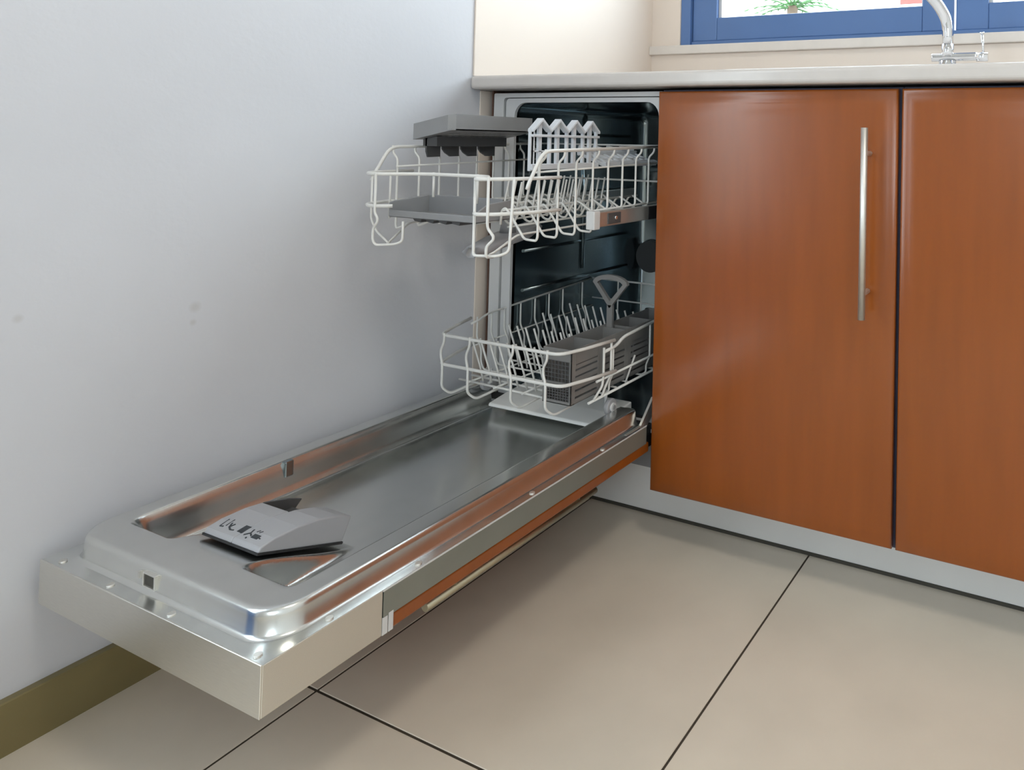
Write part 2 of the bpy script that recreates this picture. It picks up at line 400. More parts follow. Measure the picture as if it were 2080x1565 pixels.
# tub: open box of polished steel
TX0, TX1, TY0, TY1, TZ0, TZ1 = 0.066, 0.456, 0.040, 0.560, 0.222, 0.868
def rrect(x0, x1, z0, z1, r, n=6):
    pts = []
    for cx, cz, a0 in ((x1-r, z0+r, -90), (x1-r, z1-r, 0), (x0+r, z1-r, 90), (x0+r, z0+r, 180)):
        for k in range(n+1):
            a = R(a0+90*k/n); pts.append((cx+r*math.cos(a), cz+r*math.sin(a)))
    return pts
def ring_plate(m, outer, inner, y0, y1):
    n = len(outer)
    vs = [(p[0], y0, p[1]) for p in outer]+[(p[0], y0, p[1]) for p in inner]+[(p[0], y1, p[1]) for p in outer]+[(p[0], y1, p[1]) for p in inner]
    fs = []
    for i in range(n):
        j = (i+1) % n
        fs += [(i, j, n+j, n+i), (2*n+i, 3*n+i, 3*n+j, 2*n+j), (i, 2*n+i, 2*n+j, j), (n+i, n+j, 3*n+j, 3*n+i)]
    return m.add(vs, fs)
inner = rrect(TX0, TX1, TZ0, TZ1, 0.028)
n = len(inner)
vs = [(p[0], TY0, p[1]) for p in inner]+[(p[0], TY1-0.02, p[1]) for p in inner]
cxz = (0.5*(TX0+TX1), 0.5*(TZ0+TZ1))
vs += [(p[0]+(cxz[0]-p[0])*0.05, TY1, p[1]+(cxz[1]-p[1])*0.05) for p in inner]
fs = [(i, (i+1) % n, (i+1) % n+n, i+n) for i in range(n)]+[(i+n, (i+1) % n+n, (i+1) % n+2*n, i+2*n) for i in range(n)]+[list(range(2*n, 3*n))]
MB().add(vs, fs, True).build('tub', 'shaded_steel', dw, label='polished steel tub interior')
for z in (0.30, 0.70): MB().box(0.10, 0.40, TY1-0.014, TY1-0.002, z, z+0.013).build('tub_rib', 'shaded_steel', dw, bevel=0.003)
# long pressed ribs along the left tub wall
for z in (0.44, 0.53, 0.80):
    MB().tube([(TX0+0.001, 0.09, z), (TX0+0.001, 0.50, z)], 0.004, 8).build('tub_rib', 'shaded_steel', dw)
MB().tube([(TX0+0.004, 0.30, 0.46), (TX0+0.004, 0.30, 0.85)], 0.005, 8).build('water_pipe', 'shaded_steel', dw)
v_ = MB().cyl((0.115, TY1-0.01, 0.46), 'y', 0.045, 0.016, 32).build('vent_cap', 'grey_plastic', dw)
# front frame: outer and inner flange with a groove
FO = rrect(DX0, DX1, 0.150, 0.8880, 0.004); 
m_ = MB(); ring_plate(m_, rrect(DX0, DX1, 0.205, 0.8885, 0.004), rrect(0.0500, 0.4640, 0.212, 0.8790, 0.008), 0.034, 0.060)
m_.build('front_frame', 'frame_plastic', dw)
m_ = MB(); ring_plate(m_, rrect(0.0550, 0.4640, 0.214, 0.8770, 0.010), rrect(0.0800, 0.4560, 0.226, 0.8675, 0.030), 0.036, 0.043)
m_.build('tub_flange', 'frame_plastic', dw)
m_ = MB(); ring_plate(m_, rrect(0.0495, 0.4645, 0.211, 0.8795, 0.008), rrect(0.0660, 0.4560, 0.222, 0.868, 0.028), 0.044, 0.066)
m_.build('door_seal', 'black_rubber', dw)
m_ = MB().box(DX0, DX1, 0.06, 0.57, 0.872, 0.886).box(DX0, DX0+0.004, 0.061, 0.57, 0.11, 0.872).box(DX1-0.004, DX1, 0.061, 0.57, 0.11, 0.872).box(DX0, DX1, 0.568, 0.572, 0.11, 0.872)
m_.box(DX0+0.004, DX1-0.004, 0.10, 0.568, 0.102, 0.20)
m_.build('housing', 'mid_grey_plastic', dw)
# slide rails for the upper rack
for sx, xa, xb in ((1, 0.421, 0.436), (-1, 0.076, 0.091)):
    rl = MB().box(xa, xb, -0.128 if sx > 0 else -0.10, 0.50, 0.6285, 0.6560).build('slide_rail', 'handle_steel', dw, bevel=0.002)
    MB().box(xa-0.002, xb+0.002, -0.142 if sx > 0 else -0.112, -0.124 if sx > 0 else -0.095, 0.6250, 0.6590).build('rail_cap', 'frame_plastic', rl, bevel=0.002)
    if sx > 0:
        MB().box(xb-0.001, xb+0.002, -0.100, -0.060, 0.632, 0.6525).build('rail_stop', 'grey_plastic', rl, bevel=0.001)
        MB().cyl((xb+0.003, -0.078, 0.643), 'x', 0.0035, 0.004, 14).build('rail_bolt', 'chrome', rl)
        MB().box(xb-0.001, xb+0.002, 0.035, 0.10, 0.629, 0.655).build('rail_stop', 'black_rubber', rl)
# door pan: one pressed sheet (ledge, raised rim, basin with a central ramp and two pockets)
RIM, BAS, LED = 0.2640, 0.2130, 0.2345
def zpan(x, y):
    sL = sstep((x-0.071)/0.016); sR = sstep((0.412-x)/0.016)
    sp = sstep((y+0.655)/0.030); st = max(0.0, min(1.0, (y+0.652)/0.150)); st = 0.6*st+0.4*sstep(st)
    mk = sstep((x-0.164)/0.012)*sstep((0.325-x)/0.012)
    d = sL*sR*(mk*st+(1-mk)*sp)
    return RIM-(RIM-BAS)*d
def loop(x0, x1, y0, y1, r):
    """rounded at the front corners (y0), nearly square at the hinge end; constant point count"""
    pts = []
    NS, NL, NC = 120, 190, 14
    def seg(a, b, k): return [(a[0]+(b[0]-a[0])*i/k, a[1]+(b[1]-a[1])*i/k) for i in range(k)]
    def arc(cx, cy, a0, rr): return [(cx+rr*math.cos(R(a0+90*i/NC)), cy+rr*math.sin(R(a0+90*i/NC))) for i in range(NC)]
    rb = min(r, 0.004)
    pts += seg((x0+r, y0), (x1-r, y0), NS) + arc(x1-r, y0+r, -90, r)
    pts += seg((x1, y0+r), (x1, y1-rb), NL) + arc(x1-rb, y1-rb, 0, rb)
    pts += seg((x1-rb, y1), (x0+rb, y1), NS) + arc(x0+rb, y1-rb, 90, rb)
    pts += seg((x0, y1-rb), (x0, y0+r), NL) + arc(x0+r, y0+r, 180, r)
    return pts
spec = [(DX0, DX1, -0.7185, 0.0, 0.001, LED), (0.0345, 0.4535, -0.7040, -0.002, 0.044, LED), (0.0370, 0.4508, -0.7015, -0.003, 0.043, LED+0.0008),
        (0.0390, 0.4485, -0.6992, -0.004, 0.042, LED+0.0045), (0.0405, 0.4468, -0.6975, -0.005, 0.041, 0.2565), (0.0412, 0.4460, -0.6966, -0.005, 0.041, 0.2605),
        (0.0428, 0.4443, -0.6950, -0.006, 0.040, 0.2632), (0.0452, 0.4418, -0.6926, -0.007, 0.039, RIM)]
vs = []; fs = []
for (x0, x1, y0, y1, r, z) in spec:
    for (x, y) in loop(x0, x1, y0, y1, r):
        zz = z
        if y > -0.03 and 0.060 < x < 0.425: zz = min(z, 0.2240)
        vs.append((x, y, zz))
P6 = loop(0.0452, 0.4418, -0.6926, -0.007, 0.039); npt = len(P6)
NIN = 70
for k in range(1, NIN+1):
    t = k/NIN
    for (x, y) in P6:
        cy = max(-0.50, min(-0.20, y)); cx = 0.2435
        px, py = x+(cx-x)*t*0.995, y+(cy-y)*t*0.995
        zz = zpan(px, py)
        vs.append((px, py, zz))
nl = len(spec)+NIN
for i in range(nl-1):
    for k in range(npt):
        fs.append((i*npt+k, i*npt+(k+1) % npt, (i+1)*npt+(k+1) % npt, (i+1)*npt+k))
fs.append([(nl-1)*npt+k for k in range(npt)])
pan = MB().add(vs, fs, True).build('door_pan', 'steel', dw, label='pressed steel inner face of the lowered door')
def screw(x, y, z, parent):
    o = MB().cyl((x, y, z), 'z', 0.0042, 0.0024, 16).build('screw', 'handle_steel', parent); return o
for x, y in ((0.052, -0.7095), (0.165, -0.7110), (0.292, -0.7112), (0.448, -0.7110), (0.4595, -0.6400), (0.4600, -0.5200), (0.4600, -0.3100), (0.4600, -0.1300)):
    screw(x, y, LED+0.0004, pan)
# latch opening on the front wall of the pan
m_ = MB()
for a in ((0.2120, 0.2370, 0.2405, 0.2420), (0.2120, 0.2370, 0.2560, 0.2575), (0.2120, 0.2140, 0.2420, 0.2560), (0.2350, 0.2370, 0.2420, 0.2560)):
    m_.box(a[0], a[1], -0.7015, -0.696, a[2], a[3])
lt = m_.build('latch_frame', 'handle_steel', pan, bevel=0.0004)
MB().box(0.2140, 0.2350, -0.6995, -0.6965, 0.2420, 0.2560).build('latch_slot', 'dark_gap', pan)
MB().box(0.2000, 0.2040, -0.7005, -0.6965, 0.2470, 0.2550).build('latch_clip', 'handle_steel', pan)
# clip on the left rim, screws on the inner right wall
MB().box(0.0700, 0.0810, -0.4480, -0.4340, 0.2380, 0.2630).build('rim_clip', 'shaded_steel', pan, bevel=0.002)
# shell sides and bottom
m_ = MB().box(DX1-0.002, DX1, -0.5760, 0.0, 0.1985, LED-0.0004).box(DX0, DX0+0.002, -0.5760, 0.0, 0.1985, LED-0.0004)
m_.box(DX0+0.002, DX1-0.002, -0.5760, 0.0, 0.1985, 0.2005).box(DX0+0.002, DX1-0.002, -0.002, 0.0, 0.2005, 0.222)
m_.build('door_shell', 'shell_grey', dw, label='grey steel edge of the door')
m_ = MB().box(DX1-0.0005, DX1+0.0010, -0.5775, -0.001, 0.2322, 0.2342)
m_.build('door_edge_strip', 'frame_plastic', dw)
# control panel box at the door's free end (open on top under the pan)
m_ = MB().box(DX0, DX1, -0.7200, -0.7180, 0.1792, 0.2350).box(DX1-0.002, DX1, -0.7180, -0.5775, 0.1792, 0.2340).box(DX0, DX0+0.002, -0.7180, -0.5775, 0.1792, 0.2340)
m_.box(DX0+0.002, DX1-0.002, -0.7180, -0.5775, 0.1792, 0.1812).box(DX0+0.002, DX1-0.002, -0.5795, -0.5775, 0.1812, 0.1985)
cp = m_.build('control_panel', 'brushed_steel', dw, bevel=0.0005, seg=1, label='brushed steel control panel edge')
MB().box(DX1-0.0012, DX1+0.0004, -0.5770, -0.5700, 0.1790, 0.2000).build('end_clip', 'frame_plastic', cp)
MB().box(DX1-0.0012, DX1+0.0004, -0.5685, -0.5620, 0.1790, 0.2020).build('end_clip', 'frame_plastic', cp)
# wooden furniture front below, with its bar handle underneath
wfp = MB().box(DX0+0.003, DX1-0.0015, -0.5610, 0.012, 0.1785, 0.1978).build('furniture_front', 'cherry_wood', dw, bevel=0.003, seg=3, label='reddish wooden furniture panel')
hb = MB().tube([(0.423, -0.475, 0.1430), (0.423, -0.100, 0.1430)], 0.0062, 14).build('handle', 'shaded_handle_steel', wfp, label='brushed steel bar handle')
for y in (-0.425, -0.150):
    MB().tube([(0.423, y, 0.1420), (0.423, y, 0.1790)], 0.0045, 12).build('handle_post', 'shaded_handle_steel', wfp)
# hinges and lip between door and tub
for x0 in (DX1-0.010, DX0+0.004):
    h = MB().prism([(-0.060, 0.2350), (-0.012, 0.2360), (0.030, 0.2780), (0.036, 0.2760), (0.030, 0.2450), (0.004, 0.2250), (-0.060, 0.2300)], 'x', x0, x0+0.005)
    h.build('hinge_arm', 'handle_steel', dw)
m_ = MB().prism([(-0.052, 0.2300), (-0.050, 0.2365), (0.0, 0.2440), (0.060, 0.2490), (0.060, 0.2300), (0.0, 0.2280)], 'x', 0.112, 0.392)
m_.build('tub_lip', 'lip_plastic', dw, bevel=0.003, seg=3, label='pale plastic lip between tub and door')
m_ = MB().box(DX0+0.012, DX1-0.012, 0.002, 0.060, 0.180, 0.2240).build('hinge_cover', 'black_rubber', dw)
m_ = MB().box(DX0+0.01, DX1-0.004, 0.130, 0.20, 0.1030, 0.1800).build('base_tray', 'black_rubber', dw)
# detergent dispenser on the ramp
ds = MB()
X0, X1, XM = 0.1925, 0.3050, 0.2500
prof_full = [(-0.6260, 0.2630), (-0.6225, 0.2690), (-0.6050, 0.2725), (-0.5750, 0.2730), (-0.5450, 0.2690), (-0.5180, 0.2610), (-0.4985, 0.2520), (-0.5010, 0.2470), (-0.5120, 0.2220)]
prof_cut = [(-0.6260, 0.2630), (-0.6225, 0.2690), (-0.6050, 0.2725), (-0.5750, 0.2730), (-0.5520, 0.2704), (-0.5440, 0.2460), (-0.5120, 0.2400), (-0.5120, 0.2220)]
ds.prism(prof_full, 'x', XM, X1).prism(prof_cut, 'x', X0, XM)
dd = ds.build('detergent_dispenser', 'pale_grey_plastic', dw, bevel=0.0022, seg=3, label='grey plastic detergent dispenser on the steel door')
MB().prism([(-0.6270, 0.2612), (-0.6262, 0.2636), (-0.5115, 0.2222), (-0.5130, 0.2196)], 'x', X0-0.0008, X1+0.0008).build('dispenser_gasket', 'black_rubber', dd)
MB().box(X0+0.006, XM-0.001, -0.5440, -0.5130, 0.2405, 0.2480).build('dispenser_recess_shade', 'grey_plastic', dd, bevel=0.001)  # dark block stands in for the shade inside the lid recess
MB().prism([(-0.5500, 0.2400), (-0.5510, 0.2700), (-0.5180, 0.2612), (-0.4985, 0.2530), (-0.5110, 0.2400)], 'x', X0, X0+0.005).build('dispenser_cheek', 'grey_plastic', dd)  # thin side wall coloured dark to continue the recess shade
def top_z(y):
    p = prof_full[1:7]
    for (a, b) in zip(p[:-1], p[1:]):
        if a[0] <= y <= b[0]: return a[1]+(b[1]-a[1])*(y-a[0])/(b[0]-a[0])
    return p[0][1]
ink = MB()
def stroke(pts, w=0.0012):
    for (xa, ya), (xb, yb) in zip(pts[:-1], pts[1:]):
        d = Vector((xb-xa, yb-ya)); L = d.length
        if L < 1e-6: continue
        nn = Vector((-d.y, d.x))/L*w/2
        vs = [(xa+nn.x, ya+nn.y), (xb+nn.x, yb+nn.y), (xb-nn.x, yb-nn.y), (xa-nn.x, ya-nn.y)]
        top = [(x, y, top_z(y)+0.0006) for x, y in vs]; bot = [(x, y, top_z(y)-0.0004) for x, y in vs]
        ink.add(top+bot, [(0, 1, 2, 3), (7, 6, 5, 4), (0, 4, 5, 1), (1, 5, 6, 2), (2, 6, 7, 3), (3, 7, 4, 0)])
yb, yt = -0.6150, -0.6020
stroke([(0.206, yt), (0.208, yb), (0.214, yb+0.001)]); stroke([(0.214, yt+0.002), (0.216, yb+0.003)]); stroke([(0.219, yb+0.009), (0.223, yb+0.003), (0.230, yb)], 0.002)
stroke([(0.223, yb+0.003), (0.226, yb+0.009)], 0.002); stroke([(0.230, yb), (0.236, yb+0.001)])
stroke([(0.2475, yb+0.001), (0.2475, yt)], 0.0105)
stroke([(0.258, yb), (0.264, yb+0.005), (0.262, yb+0.011)], 0.0018); stroke([(0.264, yb+0.005), (0.270, yb+0.002)], 0.002); stroke([(0.272, yt), (0.270, yb+0.009)]); stroke([(0.277, yt), (0.275, yb+0.009)])
stroke([(0.272, yb+0.003), (0.284, yb+0.003)], 0.006); stroke([(0.284, yb+0.003), (0.288, yb+0.002)]); stroke([(0.266, yb-0.002), (0.268, yb-0.003)], 0.002)
ink.build('printed_icons', 'print_ink', dd)

# ------------------------------------------------------------------ upper rack
ur = thing('upper_dish_rack', (0.2445, -0.1, 0.60), 'upper white wire dish rack pulled out, with grey cup trays', 'dish rack')
WR, RR = 0.0021, 0.0031
MX = lambda p: (0.489-p[0],)+tuple(p[1:])
def wire(pts, r=WR, fil=0.006, name='wire', parent=ur, m='wire_coat', n=8):
    return MB().tube(pts, r, n, fil).build(name, m, parent)
half = [(0.068, -0.215), (0.075, -0.285), (0.100, -0.335), (0.125, -0.350), (0.150, -0.345), (0.172, -0.315), (0.198, -0.292)]
right = [(0.310, -0.287), (0.338, -0.292), (0.350, -0.318), (0.356, -0.342), (0.370, -0.352), (0.394, -0.336), (0.414, -0.290), (0.421, -0.215)]
ring = half+right
wire([(x, y, 0.7225) for x, y in ring], RR, 0.025, 'front_rail', n=10)
zl = 0.6680
wire([(x, y, zl) for x, y in half[:5]+[(0.160, -0.332)]], RR, 0.025, 'corner_loop', n=10)
wire([(x, y, zl-0.001) for x, y in right[3:]], RR, 0.025, 'corner_loop', n=10)
YV = [-0.2577, -0.2097, -0.1622, -0.1141, -0.0674, -0.0209, 0.0250, 0.0719, 0.1180]
ZR = lambda y: 0.7675+0.025*(y+0.26)
for s in (0, 1):
    f = (lambda p: p) if s == 0 else MX
    wire([f(p) for p in ((0.424, -0.300, 0.706), (0.424, -0.296, 0.716), (0.424, -0.264, ZR(-0.264)), (0.424, 0.14, ZR(0.14)))], RR, 0.018, 'side_rail', n=10)
    wire([f(p) for p in ((0.4085, -0.262, 0.7318), (0.4085, 0.14, 0.7425))], 0.0018, 0, 'side_wire')
    wire([f(p) for p in ((0.4085, -0.118, 0.6555), (0.4085, 0.14, 0.6590))], 0.0022, 0, 'side_wire')
wire([(0.065, 0.14, ZR(0.14)), (0.424, 0.14, ZR(0.14))], WR, 0, 'rear_rail'); wire([(0.080, 0.14, 0.70), (0.409, 0.14, 0.70)], WR, 0, 'rear_rail')
for y in YV:
    zb = 0.6175 if y < -0.10 else 0.6555
    P = [(0.424, y, ZR(y)+0.003), (0.424, y, ZR(y)-0.010), (0.411, y, ZR(y)-0.022), (0.411, y, zb+0.006), (0.408, y, zb)]
    if y < -0.10: P += [(0.383, y, zb+0.001), (0.350, y, 0.660)]
    else: P += [(0.392, y, 0.640), (0.350, y, 0.664)]
    if y < -0.22:
        wire(P+[(0.340, y, 0.6690), (0.332, y, 0.664), (0.330, y, 0.640)], WR, 0.006, 'cross_wire')
        wire([MX(p) for p in P[:5]]+[(0.110, y, 0.628)], WR, 0.006, 'cross_wire')
        continue
    P += [(0.340, y, 0.6690), (0.331, y, 0.664), (0.312, y, 0.634), (0.300, y, 0.636), (0.268, y, 0.664), (0.258, y, 0.669), (0.249, y, 0.664), (0.232, y, 0.634), (0.220, y, 0.636),
          (0.190, y, 0.664), (0.180, y, 0.669), (0.171, y, 0.664), (0.150, y, 0.634), (0.125, y, 0.634)]
    P += [MX(p) for p in P[:5]][::-1]
    wire(P, WR, 0.006, 'cross_wire')
for x, z in ((0.372, 0.6255), (0.340, 0.6650), (0.306, 0.6300), (0.258, 0.6650), (0.180, 0.6650), (0.226, 0.6300), (0.117, 0.6300)):
    y0 = -0.330 if x in (0.372, 0.117) else -0.268
    pts = [(x, -0.262 if x > 0.33 or x < 0.12 else -0.215, z), (x, 0.14, z+0.003)]
    if x in (0.372, 0.117): pts = [((0.380 if x > 0.2 else 0.150), -0.332, 0.602), ((0.378 if x > 0.2 else 0.140), -0.320, 0.604)]+pts
    wire(pts, 0.0019, 0.01, 'floor_wire')
wire([(0.3565, -0.342, 0.7225), (0.3565, -0.342, 0.604), (0.362, -0.345, 0.601), (0.397, -0.334, 0.601), (0.4070, -0.318, 0.606), (0.4080, -0.312, 0.7225)], 0.0023, 0.009, 'corner_wire')
wire([(0.386, -0.344, 0.7265), (0.386, -0.344, 0.652), (0.387, -0.343, 0.644), (0.398, -0.343, 0.634), (0.398, -0.343, 0.628), (0.386, -0.345, 0.617), (0.386, -0.345, 0.600), (0.382, -0.326, 0.598)], 0.0023, 0.006, 'corner_wire')
wire([(0.140, -0.350, 0.7245), (0.140, -0.350, 0.657), (0.147, -0.350, 0.648), (0.147, -0.350, 0.641), (0.137, -0.350, 0.630), (0.137, -0.350, 0.610), (0.143, -0.349, 0.602), (0.168, -0.332, 0.603), (0.178, -0.325, 0.608), (0.178, -0.325, 0.642)], 0.0021, 0.006, 'corner_wire')
wire([(0.090, -0.318, 0.7225), (0.090, -0.318, 0.640), (0.098, -0.312, 0.618), (0.150, -0.330, 0.604)], 0.0018, 0.008, 'corner_wire')
wire([(0.208, -0.2905, 0.7260), (0.208, -0.2905, 0.683)], WR, 0, 'front_wire'); wire([(0.306, -0.2875, 0.7260), (0.306, -0.2875, 0.676)], WR, 0, 'front_wire')
wire([(0.104, -0.2925, 0.722), (0.104, -0.2925, 0.64)], 0.0018, 0, 'front_wire')
# plate tines: one mesh shared by all
t0 = wire([(0.300, -0.190, 0.640), (0.300, -0.186, 0.668), (0.300, -0.176, 0.7080)], 0.0019, 0.01, 'tine')
for row, (x, yo) in enumerate(((0.300, 0.0), (0.195, 0.08))):
    for k in range(13):
        if row == 0 and k == 0: continue
        copy_part(t0, ur, (x-0.300, yo+0.0208*k, 0))
# gabled cup shelf, folded up on the right side
def gable_shelf(parent, x, y0, L, z0, h, flat=False):
    """slotted plastic cup shelf: four gables, uprights and cross bars; thickness in x"""
    th = 0.006; per = L/4; ca, sa = math.cos(R(20)), math.sin(R(20))
    def tl(d, y, t): return (x-d*ca+t*sa, y, z0+d*sa+t*ca)
    def put(m, ya, yb, za, zb, t0=0.0, t1=th):
        if not flat: m.box(x+t0, x+t1, ya, yb, za, zb)
        else:
            vs = [tl(d, y, t) for t in (t0, t1) for y in (ya, yb) for d in (za-z0, zb-z0)]
            m.add(vs, [(0, 1, 3, 2), (4, 6, 7, 5), (0, 4, 5, 1), (2, 3, 7, 6), (0, 2, 6, 4), (1, 5, 7, 3)])
    m = MB()
    put(m, y0, y0+L, z0, z0+0.010, 0, th+0.004)
    put(m, y0, y0+L, z0+0.056, z0+0.0605, 0, th+0.005)
    put(m, y0, y0+L, z0+0.030, z0+0.033, 0, th)
    for k in range(4):
        a = y0+k*per
        for (f0, f1, top) in ((0.02, 0.14, h-0.018), (0.42, 0.60, h-0.006)):
            put(m, a+per*f0, a+per*f1, z0+0.008, z0+top)
        gab = [(a, z0+h-0.020), (a+per*0.5, z0+h), (a+per, z0+h-0.020), (a+per, z0+h-0.025), (a+per*0.5, z0+h-0.006), (a, z0+h-0.025)]
        if not flat: m.prism(gab, 'x', x-0.002, x+th+0.006)
        else:
            vs = [tl(q-z0, p, -0.002) for p, q in gab]+[tl(q-z0, p, th+0.006) for p, q in gab]
            m.add(vs, [list(range(6)), list(range(6, 12))[::-1]]+[[i, i+6, (i+1) % 6+6, (i+1) % 6] for i in range(6)])
    put(m, y0+L-0.005, y0+L, z0, z0+h-0.02)
    put(m, y0-0.001, y0+0.010, z0-0.002, z0+h-0.02)
    o = m.build('cup_shelf', 'shelf_plastic', parent, bevel=0.0008, seg=1)
    return o
gable_shelf(ur, 0.384, -0.256, 0.182, 0.7350, 0.0890)
gable_shelf(ur, 0.404, -0.070, 0.182, 0.7360, 0.0890, flat=True)
# dark grey cup tray, tilted up over the left rail
def tilted_tray():
    m = MB(); ya, yb = -0.222, -0.010
    xa, xb = 0.074, 0.172; za, zb = 0.7820, 0.8010; hh = 0.0300; t = 0.0022
    def zf(x): return za+(zb-za)*(x-xa)/(xb-xa)
    ch = 0.010
    outline = [(xa, ya), (xb-ch, ya), (xb, ya+ch), (xb, yb), (xa, yb)]
    # side walls as thin slabs following the tilted floor
    for i in range(len(outline)):
        (x0, y0), (x1, y1) = outline[i], outline[(i+1) % len(outline)]
        if i == 4: h2 = 0.012
        else: h2 = hh
        cx, cy = 0.12, -0.12
        def inn(x, y): return (x+(cx-x)*0.03, y+(cy-y)*0.03)
        a, b = inn(x0, y0), inn(x1, y1)
        vs = [(x0, y0, zf(x0)), (x1, y1, zf(x1)), (x1, y1, zf(x1)+h2), (x0, y0, zf(x0)+h2), (*a, zf(a[0])), (*b, zf(b[0])), (*b, zf(b[0])+h2), (*a, zf(a[0])+h2)]
        m.add(vs, [(0, 1, 2, 3), (5, 4, 7, 6), (3, 2, 6, 7), (0, 4, 5, 1)])
    # floor: slats with slots between (the slots let light through)
    ny = 14
    for k in range(ny):
        y0 = ya+(yb-ya)*k/ny; y1 = ya+(yb-ya)*(k+1)/ny
        cols = [(xa, 0.093), (0.096, 0.1105), (0.1135, 0.128), (0.131, 0.1455), (0.1485, xb)] if 1 < k < ny-1 else [(xa, xb)]
        for (xx0, xx1) in cols:
            g = 0.0016 if len(cols) > 1 and xx0 > 0.1 else -0.0001
            vs = [(x, y, zf(x)+dz) for dz in (0, t) for y in (y0+g, y1-g) for x in (xx0, xx1)]
            m.add(vs, [(0, 2, 3, 1), (4, 5, 7, 6), (0, 1, 5, 4), (2, 6, 7, 3), (0, 4, 6, 2), (1, 3, 7, 5)])
        if len(cols) > 1:
            for k2 in range(4):
                xc = (cols[k2][1]+cols[k2+1][0])/2
                pass
            vs = [(x, y, zf(x)+dz) for dz in (0, t) for y in (y0-0.0017, y0+0.0017) for x in (xa, xb)]
            m.add(vs, [(0, 2, 3, 1), (4, 5, 7, 6), (0, 1, 5, 4), (2, 6, 7, 3), (0, 4, 6, 2), (1, 3, 7, 5)])
    tr = m.build('cup_tray', 'mid_grey_plastic', ur, label='dark grey slotted cup tray tilted up')
    k = MB(); y = -0.206
    for i, L in enumerate((0.036, 0.046, 0.046, 0.050)):
        x0 = 0.088
        poly = [(y, 0.786), (y+L-0.004, 0.786), (y+L-0.004, 0.7500), (y+L*0.45, 0.7495), (y+0.008, 0.757), (y+0.002, 0.764)] if i else [(y, 0.786), (y+L-0.004, 0.786), (y+L-0.004, 0.7495), (y+0.004, 0.7485), (y, 0.760)]
        k.prism(poly, 'x', x0, x0+0.004)
        y += L
    k.box(0.082, 0.118, -0.206, -0.026, 0.770, 0.789)
    k.build('tray_hooks', 'grey_plastic', tr)
tilted_tray()
# shallow grey tray lying at the rack's front
m_ = MB(); xa, xb, ya, yb, z0 = 0.126, 0.326, -0.312, -0.226, 0.6460
m_.box(xa, xb, ya, yb, z0, z0+0.003)
m_.box(xa, xb, ya, ya+0.003, z0, z0+0.012)
m_.prism([(ya, z0), (ya, z0+0.026), (ya+0.012, z0+0.0285), (yb, z0+0.0345), (yb, z0)], 'x', xa, xa+0.003)
m_.box(xa, xb-0.02, yb-0.003, yb, z0, z0+0.0345)
m_.prism([(ya, z0), (ya, z0+0.014), (ya+0.03, z0+0.030), (yb, z0+0.034), (yb, z0)], 'x', xb-0.004, xb)
lt = m_.build('cup_tray', 'mid_grey_plastic', ur, bevel=0.0015, label='grey shallow cup tray at the rack front')
m_ = MB()
for k in range(4):
    x = 0.172+0.030*k
    m_.prism([(x, z0+0.001), (x+0.024, z0+0.001), (x+0.020, z0-0.007), (x+0.006, z0-0.005)], 'y', ya+0.010, yb-0.01)
m_.build('tray_hooks', 'grey_plastic', lt)
# spray arm under the rack
def spray_arm():
    m = MB(); c = Vector((0.245, -0.150, 0)); ax = Vector((0.095, -0.180, 0)).normalized(); sd = Vector((-ax.y, ax.x, 0))
    N = 24; vs = []
    prof = []
    for i in range(N+1):
        t = -1+2*i/N
        hw = 0.016+0.026*(1-abs(t))**0.7 if abs(t) < 0.97 else 0.008
        prof.append((t*0.205, hw))
    for (l, hw) in prof:
        for (sx, z) in ((-hw, 0.6000), (-hw*0.55, 0.6095), (hw*0.55, 0.6095), (hw, 0.6000), (hw*0.6, 0.5940), (-hw*0.6, 0.5940)):
            p = c+ax*l+sd*sx; vs.append((p.x, p.y, z))
    fs = []
    for i in range(N):
        for k in range(6): fs.append((i*6+k, i*6+(k+1) % 6, i*6+6+(k+1) % 6, i*6+6+k))
    fs += [list(range(6)), [N*6+k for k in range(6)][::-1]]
    m.add(vs, fs, True)
    a = m.build('spray_arm', 'pale_grey_plastic', ur, label='grey spray arm under the upper rack')
    MB().cyl((c.x, c.y, 0.6200), 'z', 0.016, 0.026, 20, 0.011).build('spray_hub', 'mid_grey_plastic', a)
spray_arm()

# ------------------------------------------------------------------ lower rack
lr = thing('lower_dish_rack', (0.2445, 0.1, 0.256), 'lower white wire dish rack holding the grey cutlery basket', 'dish rack')
lw = lambda pts, r=WR, fil=0.006, name='wire', n=8: wire(pts, r, fil, name, lr, 'wire_coat', n)
ZT = lambda y: 0.397+0.085*max(0, y)
lw([(0.052, -0.045, 0.404), (0.074, -0.105, 0.404), (0.102, -0.168, 0.404), (0.392, -0.172, 0.404), (0.408, -0.120, 0.404), (0.420, -0.045, 0.404)], RR, 0.018, 'front_rail', 10)
lw([(0.060, -0.035, 0.352), (0.078, -0.105, 0.350), (0.102, -0.171, 0.349), (0.400, -0.174, 0.349), (0.414, -0.115, 0.348), (0.424, -0.045, 0.346)], RR, 0.018, 'front_rail', 10)
lw([(0.071, -0.062, 0.398), (0.071, -0.040, 0.402), (0.070, -0.015, 0.410), (0.070, 0.345, 0.428)], 0.0024, 0.012, 'side_rail')
lw([(0.070, -0.05, 0.350), (0.070, 0.345, 0.358)], 0.0018, 0, 'side_rail')
lw([(0.417, -0.074, 0.388), (0.417, -0.036, 0.390), (0.417, -0.012, 0.402), (0.417, 0.345, 0.425)], RR, 0.012, 'side_rail', 10)
lw([(0.417, -0.095, 0.338), (0.417, 0.345, 0.340)], 0.0024, 0, 'side_rail')
lw([(0.411, -0.110, 0.302), (0.411, 0.345, 0.305)], 0.0026, 0, 'side_rail')
